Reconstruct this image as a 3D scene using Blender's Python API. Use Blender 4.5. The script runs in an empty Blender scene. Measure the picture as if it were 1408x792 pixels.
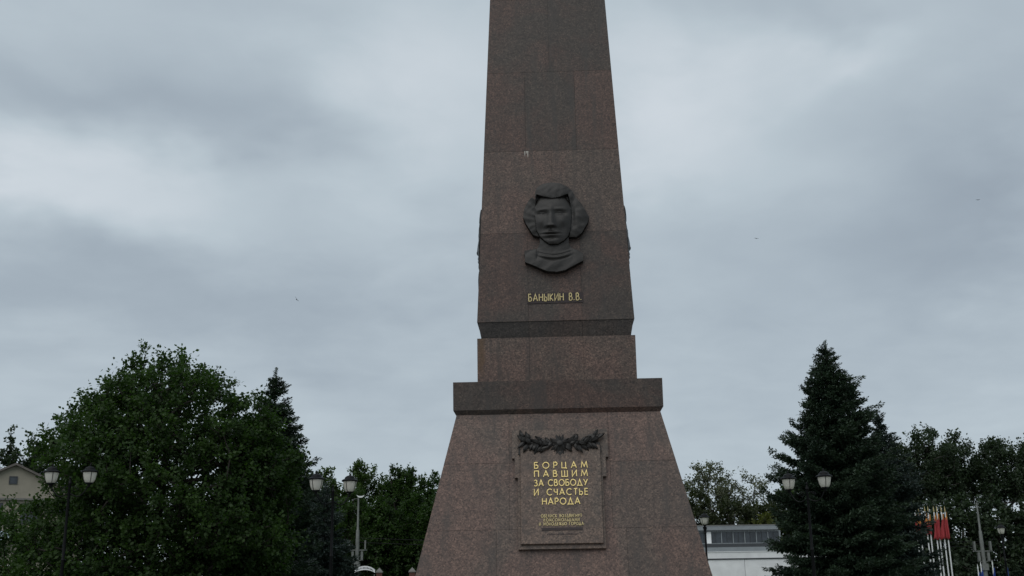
import bpy, math, random
import numpy as np
from mathutils import Matrix, Vector

SC = bpy.context.scene
COL = SC.collection
R = math.radians

# ------------------------------------------------------------------ camera
cam = bpy.data.cameras.new('camera'); cam.sensor_width = 36; cam.lens = 38.35
cam.clip_start = 0.1; cam.clip_end = 3000
camo = bpy.data.objects.new('camera', cam); COL.objects.link(camo)
_p, _r = R(15.4466), R(-0.87409)
_f = Vector((0, math.cos(_p), math.sin(_p))); _x = Vector((1, 0, 0)); _u = _x.cross(_f)
_rx = math.cos(_r) * _x + math.sin(_r) * _u; _ru = -math.sin(_r) * _x + math.cos(_r) * _u
_m = Matrix((_rx, _ru, -_f)).transposed().to_4x4(); _m.translation = (0, 0, 1.6)
camo.matrix_world = _m
SC.camera = camo

# ------------------------------------------------------------------ render view
SC.view_settings.view_transform = 'Standard'; SC.view_settings.look = 'None'
SC.view_settings.exposure = 0.0; SC.view_settings.gamma = 1.0
SC.view_settings.use_curve_mapping = False

# ------------------------------------------------------------------ sun
SUN_AZ, SUN_EL = R(205), R(52)          # behind the camera, to the left, above the cloud
sd = bpy.data.lights.new('sun', 'SUN'); sd.energy = 1.4; sd.angle = R(70); sd.color = (1, .97, .93)
so = bpy.data.objects.new('sun', sd); COL.objects.link(so)
_d = Vector((math.sin(SUN_AZ) * math.cos(SUN_EL), math.cos(SUN_AZ) * math.cos(SUN_EL), math.sin(SUN_EL)))
so.rotation_euler = _d.to_track_quat('Z', 'Y').to_euler(); so.location = _d * 60


# ------------------------------------------------------------------ node helpers
class NT:
    def __init__(s, tree): s.t = tree; s.n = tree.nodes; s.l = tree.links
    def new(s, typ, **kw):
        n = s.n.new(typ)
        for k, v in kw.items(): setattr(n, k, v)
        return n
    def set(s, sock, v):
        if hasattr(v, 'is_output'): s.l.new(v, sock)
        else: sock.default_value = v
    def math(s, op, a, b=0.0, c=None, clamp=False):
        n = s.new('ShaderNodeMath', operation=op); n.use_clamp = clamp
        s.set(n.inputs[0], a); s.set(n.inputs[1], b)
        if c is not None: s.set(n.inputs[2], c)
        return n.outputs[0]
    def mix(s, fac, a, b, bt='MIX'):
        n = s.new('ShaderNodeMix', data_type='RGBA', blend_type=bt)
        s.set(n.inputs[0], fac); s.set(n.inputs[6], a); s.set(n.inputs[7], b)
        return n.outputs[2]
    def noise(s, vec, scale, detail=4, rough=.55, dist=0.0):
        n = s.new('ShaderNodeTexNoise'); s.set(n.inputs['Vector'], vec)
        n.inputs['Scale'].default_value = scale; n.inputs['Detail'].default_value = detail
        n.inputs['Roughness'].default_value = rough; n.inputs['Distortion'].default_value = dist
        return n
    def ramp(s, fac, stops):
        n = s.new('ShaderNodeValToRGB'); s.set(n.inputs[0], fac)
        e = n.color_ramp.elements
        while len(e) < len(stops): e.new(.5)
        for i, (p, c) in enumerate(stops):
            e[i].position = p; e[i].color = (*c, 1) if len(c) == 3 else c
        return n.outputs[0]
    def sstep(s, x, a, b):
        n = s.new('ShaderNodeMapRange', interpolation_type='SMOOTHSTEP')
        s.set(n.inputs[0], x); n.inputs[1].default_value = a; n.inputs[2].default_value = b
        return n.outputs[0]


# ------------------------------------------------------------------ world: overcast sky
w = bpy.data.worlds.new('World'); SC.world = w; w.use_nodes = True
T = NT(w.node_tree); T.n.clear()
wo = T.new('ShaderNodeOutputWorld'); bg = T.new('ShaderNodeBackground')
T.l.new(bg.outputs[0], wo.inputs[0]); bg.inputs[1].default_value = 0.1
nish = T.new('ShaderNodeTexSky', sky_type='NISHITA'); nish.sun_disc = False
nish.sun_elevation = SUN_EL; nish.sun_rotation = SUN_AZ
tc = T.new('ShaderNodeTexCoord'); dirv = tc.outputs['Generated']
sep = T.new('ShaderNodeSeparateXYZ'); T.l.new(dirv, sep.inputs[0])
dx, dy, dz = sep.outputs
# cloud deck: the direction meets a flat layer overhead
den = T.math('ADD', T.math('MAXIMUM', dz, 0.0), 0.21)
cmb = T.new('ShaderNodeCombineXYZ')
T.set(cmb.inputs[0], T.math('DIVIDE', dx, den)); T.set(cmb.inputs[1], T.math('DIVIDE', dy, den))
big = T.noise(cmb.outputs[0], 1.1, 3, .5, .3)
mid = T.noise(cmb.outputs[0], 3.0, 4, .48, .2)
fine = T.noise(cmb.outputs[0], 7.0, 6, .55, .3)
# azimuth and elevation in degrees, bent by the cloud noise so that no patch is a clean oval
wsep = T.new('ShaderNodeSeparateColor'); T.l.new(mid.outputs['Color'], wsep.inputs[0])
fsep = T.new('ShaderNodeSeparateColor'); T.l.new(fine.outputs['Color'], fsep.inputs[0])
az = T.math('MULTIPLY', T.math('ARCTAN2', dx, dy), 57.2958)
el = T.math('MULTIPLY', T.math('ARCSINE', dz), 57.2958)
az = T.math('ADD', az, T.math('MULTIPLY', T.math('SUBTRACT', wsep.outputs[0], .5), 18.0))
az = T.math('ADD', az, T.math('MULTIPLY', T.math('SUBTRACT', fsep.outputs[0], .5), 4.0))
el = T.math('ADD', el, T.math('MULTIPLY', T.math('SUBTRACT', wsep.outputs[1], .5), 9.0))
el = T.math('ADD', el, T.math('MULTIPLY', T.math('SUBTRACT', fsep.outputs[1], .5), 2.0))
val = T.math('ADD', .51, T.math('MULTIPLY', T.math('SUBTRACT', big.outputs[0], .5), .28))
val = T.math('ADD', val, T.math('MULTIPLY', T.math('SUBTRACT', mid.outputs[0], .5), .24))
val = T.math('ADD', val, T.math('MULTIPLY', T.math('SUBTRACT', fine.outputs[0], .5), .19))
CLOUDS = [  # azimuth, elevation, half-widths, strength: thin bright and thick dark parts of the deck
    (-24.5, 20.0, 5.0, 2.8, .38), (-17.5, 20.6, 3.5, 2.0, .14), (-23.5, 24.2, 6, 1.6, -.20), (-15.5, 24.6, 5, 2.2, -.10),
    (-4, 25.5, 5, 4.5, .24), (8, 24.4, 4.5, 3.2, .30), (13.5, 25.2, 4, 1.3, .16), (19.5, 26.6, 3.5, 1.1, .22),
    (12.5, 29.4, 5, 1.4, -.08), (25, 18.5, 5, 3.5, -.26), (18.5, 16.6, 6, 2.4, -.12), (12, 20, 5, 2.5, .12),
    (-25, 14, 6, 2.5, -.16), (-14, 14.2, 8, 2.6, -.14), (0, 13, 9, 2.5, -.05), (22, 11.5, 7, 3, -.05)]
for a0, e0, sa, se, am in CLOUDS:
    p = T.math('DIVIDE', T.math('SUBTRACT', az, a0), sa); q = T.math('DIVIDE', T.math('SUBTRACT', el, e0), se)
    d2 = T.math('ADD', T.math('MULTIPLY', p, p), T.math('MULTIPLY', q, q))
    g = T.math('POWER', 2.71828, T.math('MULTIPLY', d2, -.7))
    val = T.math('ADD', val, T.math('MULTIPLY', g, am))
hz = T.sstep(dz, .17, .02)                       # the deck thins towards the horizon
val = T.math('ADD', val, T.math('MULTIPLY', hz, .10))
cloud = T.ramp(val, [(0.0, (2.65, 3.15, 3.75)), (.35, (3.75, 4.4, 5.0)), (.62, (4.95, 5.7, 6.25)), (1.0, (6.9, 7.4, 7.9))])
T.l.new(T.mix(.96, nish.outputs[0], cloud), bg.inputs[0])


# ------------------------------------------------------------------ materials
def material(name):
    m = bpy.data.materials.new(name); m.use_nodes = True
    t = NT(m.node_tree); b = t.n['Principled BSDF']
    return m, t, b


def plain(name, col, rough=.6, metal=0.0, var=.25, scale=6.0, bump=0.0):
    m, t, b = material(name)
    c = t.new('ShaderNodeTexCoord').outputs['Object']
    n = t.noise(c, scale, 5, .6)
    k = t.ramp(n.outputs[0], [(.3, tuple(x * (1 - var) for x in col)), (.7, tuple(min(1, x * (1 + var)) for x in col))])
    t.l.new(k, b.inputs['Base Color']); b.inputs['Roughness'].default_value = rough; b.inputs['Metallic'].default_value = metal
    if bump:
        bp = t.new('ShaderNodeBump'); bp.inputs['Strength'].default_value = bump; bp.inputs['Distance'].default_value = .02
        t.l.new(t.noise(c, scale * 4, 4, .6).outputs[0], bp.inputs['Height']); t.l.new(bp.outputs[0], b.inputs['Normal'])
    return m


def granite(name, base, red, tint_var=.09, rust=True, spec=.35):
    m, t, b = material(name)
    c = t.new('ShaderNodeTexCoord').outputs['Object']
    oi = t.new('ShaderNodeObjectInfo').outputs['Random']
    blot = t.math('ADD', t.noise(c, .8, 6, .62, .8).outputs[0], t.math('MULTIPLY', t.math('SUBTRACT', oi, .5), .13))
    col = t.mix(t.sstep(blot, .38, .60), (*base, 1), (*red, 1))
    # crystals: light feldspar, dark mica
    vo = t.new('ShaderNodeTexVoronoi'); t.l.new(c, vo.inputs[0]); vo.inputs['Scale'].default_value = 55
    vs = t.new('ShaderNodeSeparateColor'); t.l.new(vo.outputs['Color'], vs.inputs[0])
    fl = t.noise(c, 26, 5, .75).outputs[0]
    col = t.mix(1.0, col, t.ramp(vs.outputs[0], [(0, (.45, .44, .44)), (.22, (.84, .82, .81)), (.7, (1.04, 1.04, 1.04)), (1, (1.65, 1.6, 1.55))]), 'MULTIPLY')
    col = t.mix(1.0, col, t.ramp(fl, [(.34, (.72, .70, .70)), (.5, (1, 1, 1)), (.68, (1.32, 1.3, 1.27))]), 'MULTIPLY')
    mot = t.noise(c, 7, 5, .65, .4).outputs[0]
    col = t.mix(1.0, col, t.ramp(mot, [(.3, (.82, .82, .83)), (.7, (1.18, 1.17, 1.15))]), 'MULTIPLY')
    k = t.math('ADD', 1 - tint_var, t.math('MULTIPLY', oi, 2 * tint_var))
    kc = t.new('ShaderNodeCombineColor')
    for i in range(3): t.set(kc.inputs[i], k)
    col = t.mix(1.0, col, kc.outputs[0], 'MULTIPLY')
    # weather streaks running down
    mp = t.new('ShaderNodeMapping'); t.l.new(c, mp.inputs[0]); mp.inputs['Scale'].default_value = (5, 5, .35)
    st = t.noise(mp.outputs[0], 1.0, 5, .65).outputs[0]
    col = t.mix(t.math('MULTIPLY', t.sstep(st, .47, .70), .6), col, (.038, .034, .031, 1))
    if rust:                                    # ochre run at the left edge of the stone block
        sp = t.new('ShaderNodeSeparateXYZ'); t.l.new(c, sp.inputs[0])
        wob = t.noise(c, 9, 3, .6).outputs[0]
        xm = t.sstep(t.math('ABSOLUTE', t.math('ADD', sp.outputs[0], t.math('ADD', 1.14, t.math('MULTIPLY', wob, .12)))), .085, .02)
        zm = t.math('MULTIPLY', t.sstep(sp.outputs[2], 4.78, 5.1), t.sstep(sp.outputs[2], 5.52, 5.47))
        ym = t.sstep(sp.outputs[1], -1.0, -1.2)
        mk = t.math('MULTIPLY', t.math('MULTIPLY', xm, zm), t.math('MULTIPLY', ym, .55))
        col = t.mix(mk, col, (.085, .045, .014, 1))
    t.l.new(col, b.inputs['Base Color'])
    rg = t.math('ADD', .38, t.math('MULTIPLY', fl, .25)); t.l.new(rg, b.inputs['Roughness'])
    b.inputs['Specular IOR Level'].default_value = spec
    bp = t.new('ShaderNodeBump'); bp.inputs['Strength'].default_value = .25; bp.inputs['Distance'].default_value = .004
    t.l.new(fl, bp.inputs['Height']); t.l.new(bp.outputs[0], b.inputs['Normal'])
    return m


def leafmat(name, dark, light, transl=.3, rough=.55):
    m, t, b = material(name)
    a = t.new('ShaderNodeAttribute'); a.attribute_name = 'tone'
    col = t.mix(a.outputs['Fac'], (*dark, 1), (*light, 1))
    t.l.new(col, b.inputs['Base Color']); b.inputs['Roughness'].default_value = rough
    b.inputs['Specular IOR Level'].default_value = .25
    tr = t.new('ShaderNodeBsdfTranslucent'); t.l.new(t.mix(1.0, col, (1.1, 1.35, .6, 1), 'MULTIPLY'), tr.inputs[0])
    ms = t.new('ShaderNodeMixShader'); ms.inputs[0].default_value = transl
    t.l.new(b.outputs[0], ms.inputs[1]); t.l.new(tr.outputs[0], ms.inputs[2])
    t.l.new(ms.outputs[0], t.n['Material Output'].inputs[0])
    return m


M = {}
M['granite_red'] = granite('red_brown_granite', (.086, .064, .053), (.104, .068, .056))
M['granite_grey'] = granite('grey_brown_granite', (.050, .0405, .0345), (.070, .044, .036))
M['granite_dark'] = granite('dark_grey_granite', (.038, .034, .0315), (.048, .0365, .0315), rust=False)
M['granite_plaque'] = granite('plaque_granite', (.100, .077, .062), (.108, .077, .061), .05, False)
M['mortar'] = plain('dark_mortar', (.045, .040, .036), .9)
M['bronze'] = plain('dark_bronze', (.018, .0165, .015), .5, .3, .3, 9, .12)
M['gold'] = plain('gilding', (.62, .49, .20), .40, .55, .25, 14)
M['gold_worn'] = plain('worn_gilding', (.46, .38, .19), .5, .4, .35, 40)
M['strip'] = plain('dark_strip', (.026, .017, .018), .7)
M['lime'] = plain('lime_run', (.42, .40, .36), .9)
M['black_iron'] = plain('black_painted_iron', (.0035, .0038, .0045), .5, .0, .2, 9)
M['black_iron'].node_tree.nodes['Principled BSDF'].inputs['Specular IOR Level'].default_value = .15
M['steel_pole'] = plain('galvanised_steel', (.14, .148, .138), .6, .1, .2, 5)
M['concrete'] = plain('concrete', (.16, .155, .145), .9, 0, .15, 3)
M['white_paint'] = plain('white_paint', (.70, .71, .71), .65, 0, .10, 1.2)
M['pale_grey'] = plain('pale_grey_metal', (.19, .21, .22), .5, 0, .1, 2)
M['dark_frame'] = plain('dark_grey_frame', (.03, .034, .038), .5, 0, .15, 3)
M['glass'] = plain('dark_window_glass', (.035, .042, .05), .12, 0, .5, 2)
M['beige'] = plain('beige_plaster', (.28, .255, .205), .9, 0, .08, 1.5)
M['roof'] = plain('grey_brown_roof', (.12, .105, .095), .8, 0, .2, 2)
M['balcony'] = plain('pale_blue_balcony', (.55, .66, .74), .7, 0, .05)
M['red_paint'] = plain('red_cloth', (.33, .035, .04), .8, 0, .15, 3)
M['orange_cloth'] = plain('orange_cloth', (.50, .21, .05), .8, 0, .1, 3)
M['blue_cloth'] = plain('blue_cloth', (.015, .045, .22), .8, 0, .15, 3)
M['brick_red'] = plain('red_brown_brick', (.085, .036, .028), .9, 0, .25, 8)
M['bark'] = plain('bark', (.028, .023, .019), .95, 0, .3, 8)
M['bark_pale'] = plain('pale_bark', (.06, .056, .048), .95, 0, .3, 8)
M['bird'] = plain('bird_plumage', (.05, .05, .055), .8)
M['lawn'] = plain('lawn', (.045, .07, .025), .95, 0, .35, 3)
M['paving'] = plain('grey_paving', (.26, .25, .24), .85, 0, .15, 2)
m, t, b = material('frosted_lamp_shade')
b.inputs['Base Color'].default_value = (.78, .76, .70, 1); b.inputs['Roughness'].default_value = .35
tr = t.new('ShaderNodeBsdfTranslucent'); tr.inputs[0].default_value = (.97, .95, .89, 1)
ms = t.new('ShaderNodeMixShader'); ms.inputs[0].default_value = .5
t.l.new(b.outputs[0], ms.inputs[1]); t.l.new(tr.outputs[0], ms.inputs[2]); t.l.new(ms.outputs[0], t.n['Material Output'].inputs[0])
M['shade'] = m
M['maple'] = leafmat('maple_leaf', (.015, .033, .009), (.048, .090, .021), .4)
M['linden'] = leafmat('linden_leaf', (.024, .046, .014), (.070, .112, .032), .4)
M['poplar'] = leafmat('poplar_leaf', (.018, .032, .017), (.052, .074, .042))
M['dull'] = leafmat('dull_leaf', (.062, .072, .046), (.140, .148, .095))
M['bush'] = leafmat('bush_leaf', (.018, .026, .011), (.046, .056, .022))
M['yellow'] = leafmat('yellow_green_leaf', (.05, .06, .014), (.10, .11, .024))
M['spruce'] = leafmat('spruce_needles', (.010, .021, .013), (.046, .072, .044), .12)
M['spruce_blue'] = leafmat('blue_spruce_needles', (.013, .024, .022), (.054, .076, .066), .12)


# ------------------------------------------------------------------ object helpers
def mesh_np(name, V, Q, tone=None, smooth=False):
    V = np.ascontiguousarray(V, np.float32); Q = np.ascontiguousarray(Q, np.int32)
    me = bpy.data.meshes.new(name); k = Q.shape[1]
    me.vertices.add(len(V)); me.vertices.foreach_set('co', V.ravel())
    me.loops.add(Q.size); me.loops.foreach_set('vertex_index', Q.ravel())
    me.polygons.add(len(Q)); me.polygons.foreach_set('loop_start', np.arange(0, Q.size, k, dtype=np.int32))
    if tone is not None:
        at = me.attributes.new('tone', 'FLOAT', 'POINT'); at.data.foreach_set('value', np.ascontiguousarray(tone, np.float32))
    me.update(calc_edges=True); me.validate()
    if smooth: me.polygons.foreach_set('use_smooth', np.ones(len(Q), bool))
    return me


def link(name, me, mat=None, parent=None, loc=None, rot=None):
    o = bpy.data.objects.new(name, me); COL.objects.link(o)
    if mat is not None and not me.materials: me.materials.append(mat)
    if parent is not None: o.parent = parent
    if loc is not None: o.location = loc
    if rot is not None: o.rotation_euler = rot
    return o


def thing(name, label, cat, loc=(0, 0, 0), rotz=0.0, group=None, matrix=None):
    o = bpy.data.objects.new(name, None); COL.objects.link(o); o.empty_display_size = .3
    if matrix is not None: o.matrix_world = matrix
    else: o.location = loc; o.rotation_euler = (0, 0, rotz)
    tag(o, label, cat, group); return o


def tag(o, label, cat, group=None):
    o['label'] = label; o['category'] = cat
    if group: o['group'] = group


class MB:
    """collects faces, links them as one mesh"""
    def __init__(s): s.v = []; s.f = []
    def add(s, V, F):
        n = len(s.v); s.v += [tuple(map(float, p)) for p in V]; s.f += [tuple(i + n for i in f) for f in F]; return s
    def box(s, x0, x1, y0, y1, z0, z1):
        return s.add([(x0, y0, z0), (x1, y0, z0), (x1, y1, z0), (x0, y1, z0), (x0, y0, z1), (x1, y0, z1), (x1, y1, z1), (x0, y1, z1)],
                     [(0, 3, 2, 1), (4, 5, 6, 7), (0, 1, 5, 4), (1, 2, 6, 5), (2, 3, 7, 6), (3, 0, 4, 7)])
    def lathe(s, prof, cx=0, cy=0, n=16):
        V = []; F = []
        for r, z in prof:
            for k in range(n):
                a = 2 * math.pi * k / n; V.append((cx + r * math.cos(a), cy + r * math.sin(a), z))
        for i in range(len(prof) - 1):
            for k in range(n):
                a = i * n + k; b = i * n + (k + 1) % n; F.append((a, b, b + n, a + n))
        F.append(tuple(range(n - 1, -1, -1))); L = (len(prof) - 1) * n; F.append(tuple(range(L, L + n)))
        return s.add(V, F)
    def tube(s, pts, r, n=8):
        P = [Vector(p) for p in pts]; rr = r if hasattr(r, '__len__') else [r] * len(P)
        V = []; F = []
        for i, p in enumerate(P):
            t = (P[min(i + 1, len(P) - 1)] - P[max(i - 1, 0)]).normalized()
            a = t.cross(Vector((0, 0, 1)) if abs(t.z) < .95 else Vector((1, 0, 0))).normalized(); b2 = t.cross(a)
            for k in range(n):
                an = 2 * math.pi * k / n; V.append(p + rr[i] * (math.cos(an) * a + math.sin(an) * b2))
        for i in range(len(P) - 1):
            for k in range(n):
                x = i * n + k; y = i * n + (k + 1) % n; F.append((x, x + n, y + n, y))
        F.append(tuple(range(n))); L = (len(P) - 1) * n; F.append(tuple(range(L + n - 1, L - 1, -1)))
        return s.add(V, F)
    def prism(s, pts, z0, z1):       # polygon in x, y pushed from z0 to z1
        n = len(pts)
        V = [(x, y, z0) for x, y in pts] + [(x, y, z1) for x, y in pts]
        F = [tuple(range(n - 1, -1, -1)), tuple(range(n, 2 * n))] + [(i, (i + 1) % n, (i + 1) % n + n, i + n) for i in range(n)]
        return s.add(V, F)
    def mesh(s, name, smooth=False):
        me = bpy.data.meshes.new(name); me.from_pydata(s.v, [], s.f); me.update()
        if smooth:
            me.polygons.foreach_set('use_smooth', np.ones(len(me.polygons), bool))
            me.set_sharp_from_angle(angle=R(35))
        return me
    def link(s, name, mat, parent=None, smooth=False, **k):
        return link(name, s.mesh(name, smooth), mat, parent, **k)


# ------------------------------------------------------------------ ground
def sheet(name, x0, x1, y0, y1, z, mat):
    o = MB().add([(x0, y0, z), (x1, y0, z), (x1, y1, z), (x0, y1, z)], [(0, 1, 2, 3)]).link(name, mat); o['kind'] = 'structure'; return o
sheet('ground', -700, 700, -300, 1400, 0, M['lawn'])
sheet('plaza_paving', -24, 26, -25, 30.5, .004, M['paving'])
sheet('road', -300, 300, 66, 76, .004, plain('asphalt', (.05, .05, .052), .9))

# ------------------------------------------------------------------ the obelisk
MON = Matrix.Translation((.73732, 18.3, 0)) @ Matrix.Rotation(R(-2.04605), 4, 'Z')
obelisk = thing('obelisk', 'tall tapering red brown granite obelisk on a battered pedestal', 'monument', matrix=MON)


def ring(name, z0, w0, z1, w1, cuts, mat, thick=.16, gap=.0016, lip=0.0):
    """one course: the stones of all four sides, mitred at the corners, joints open"""
    for k in range(4):
        rot = Matrix.Rotation(k * math.pi / 2, 4, 'Z')
        ed = [-1e9] + list(cuts) + [1e9]
        for i in range(len(ed) - 1):
            a, b2 = ed[i], ed[i + 1]
            V = []
            for z, wz in ((z0 + gap, w0), (z1 - gap, w1)):
                for dep in (0, thick):
                    lo = -(wz - dep) if i == 0 else a + gap
                    hi = (wz - dep) if i == len(ed) - 2 else b2 - gap
                    V += [(lo, -(wz - dep), z), (hi, -(wz - dep), z)]
            me = MB().add([rot @ Vector(v) for v in V],
                          [(0, 1, 5, 4), (2, 6, 7, 3), (0, 4, 6, 2), (1, 3, 7, 5), (4, 5, 7, 6), (0, 2, 3, 1)]).mesh(name)
            link(name, me, mat, obelisk)


def wp(z): return 2.128 + (z - 1.778) * (1.571 - 2.128) / (4.208 - 1.778)
def ws(z): return 1.263 + (z - 5.764) * (1.076 - 1.263) / (10.238 - 5.764)
N = 'granite_slab'
for a, b2, h in ((0, .15, 3.6), (.15, .30, 3.2), (.30, .45, 2.8)):
    ring('plinth_slab', a, h, b2, h, (-h / 2, 0, h / 2), M['granite_dark'], .5)
MB().box(-2.3, 2.3, -2.3, 2.3, .0, .435).link('plinth_core', M['mortar'], obelisk)
for a, b2 in ((.45, 1.45), (1.45, 2.445), (2.445, 3.44), (3.44, 4.208)):
    c = .76 if b2 > 2.5 else .95
    ring(N, a, wp(a), b2, wp(b2), (-c, c), M['granite_red'])
ring('cornice_slab', 4.208, 1.571, 4.275, 1.617, (0,), M['granite_grey'], gap=.001)
ring('cornice_slab', 4.275, 1.617, 4.718, 1.620, (0,), M['granite_grey'], gap=.001)
ring(N, 4.718, 1.262, 5.488, 1.264, (-.43, .43), M['granite_red'])
ring('neck_slab', 5.488, 1.200, 5.752, 1.250, (-.43, .43), M['granite_dark'])
ZS = [5.752, 7.27, 8.745, 10.237, 11.68, 13.1, 14.5]
for i in range(6):
    a, b2 = ZS[i], ZS[i + 1]
    ring(N, a, ws(a), b2, ws(b2), (-.43, .43) if i % 2 == 0 else (0.0,), M['granite_grey'] if i != 1 else M['granite_red'])
core = MB()
V = []; prof = [(.44, wp(.44) - .02), (4.2, 1.571 - .02), (4.3, 1.58), (4.71, 1.60), (4.712, 1.245), (5.48, 1.247), (5.49, 1.18), (5.745, 1.23), (5.76, ws(5.76) - .012), (14.49, ws(14.49) - .012)]
for z, h in prof: V += [(-h, -h, z), (h, -h, z), (h, h, z), (-h, h, z)]
F = [(i * 4 + k, i * 4 + (k + 1) % 4, i * 4 + 4 + (k + 1) % 4, i * 4 + 4 + k) for i in range(len(prof) - 1) for k in range(4)] + [(3, 2, 1, 0)]
F.append(tuple(len(V) - 4 + k for k in range(4)))
core.add(V, F).link('core', M['mortar'], obelisk)
tip = MB(); h = ws(14.5)
tip.add([(-h, -h, 14.503), (h, -h, 14.503), (h, h, 14.503), (-h, h, 14.503), (0, 0, 15.7)], [(3, 2, 1, 0), (0, 1, 4), (1, 2, 4), (2, 3, 4), (3, 0, 4)]).link('pyramid_tip', M['granite_grey'], obelisk)


def plane(z, w, k, side=0):
    """frame on a monument face: x along it, y up its slope, z outwards"""
    n = Vector((0, -1, 0)); u = Vector((1, 0, 0)); v = (k * n + Vector((0, 0, 1))).normalized(); q = (n - k * Vector((0, 0, 1))).normalized()
    m = Matrix((u, v, q)).transposed().to_4x4(); m.translation = n * w + Vector((0, 0, z))
    return MON @ Matrix.Rotation(side * math.pi / 2, 4, 'Z') @ m


KS = (1.076 - 1.263) / (10.238 - 5.764); KP = (1.571 - 2.128) / (4.208 - 1.778)
FS = math.hypot(1, KS); FP = math.hypot(1, KP)
# white lime run below a joint, upper left of the head
lr = MB()
rr = random.Random(4)
for x, ln in ((-.445, .10), (-.415, .05), (-.395, .13)):
    lr.prism([(x - .008, 0), (x + .009, 0), (x + .005, -ln * .6), (x + .001, -ln), (x - .004, -ln * .7)], .001, .0035)
o = lr.link('lime_run', M['lime'], obelisk); o.matrix_parent_inverse = Matrix(); o.matrix_local = MON.inverted() @ plane(8.742, ws(8.742), KS)

# ------------------------------------------------------------------ bronze portraits
def inpoly(X, Y, poly):
    c = np.zeros(X.shape, bool); n = len(poly)
    for i in range(n):
        x0, y0 = poly[i]; x1, y1 = poly[(i + 1) % n]
        if y0 == y1: continue
        k = ((y0 > Y) != (y1 > Y)) & (X < (x1 - x0) * (Y - y0) / (y1 - y0) + x0); c ^= k
    return c


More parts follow.
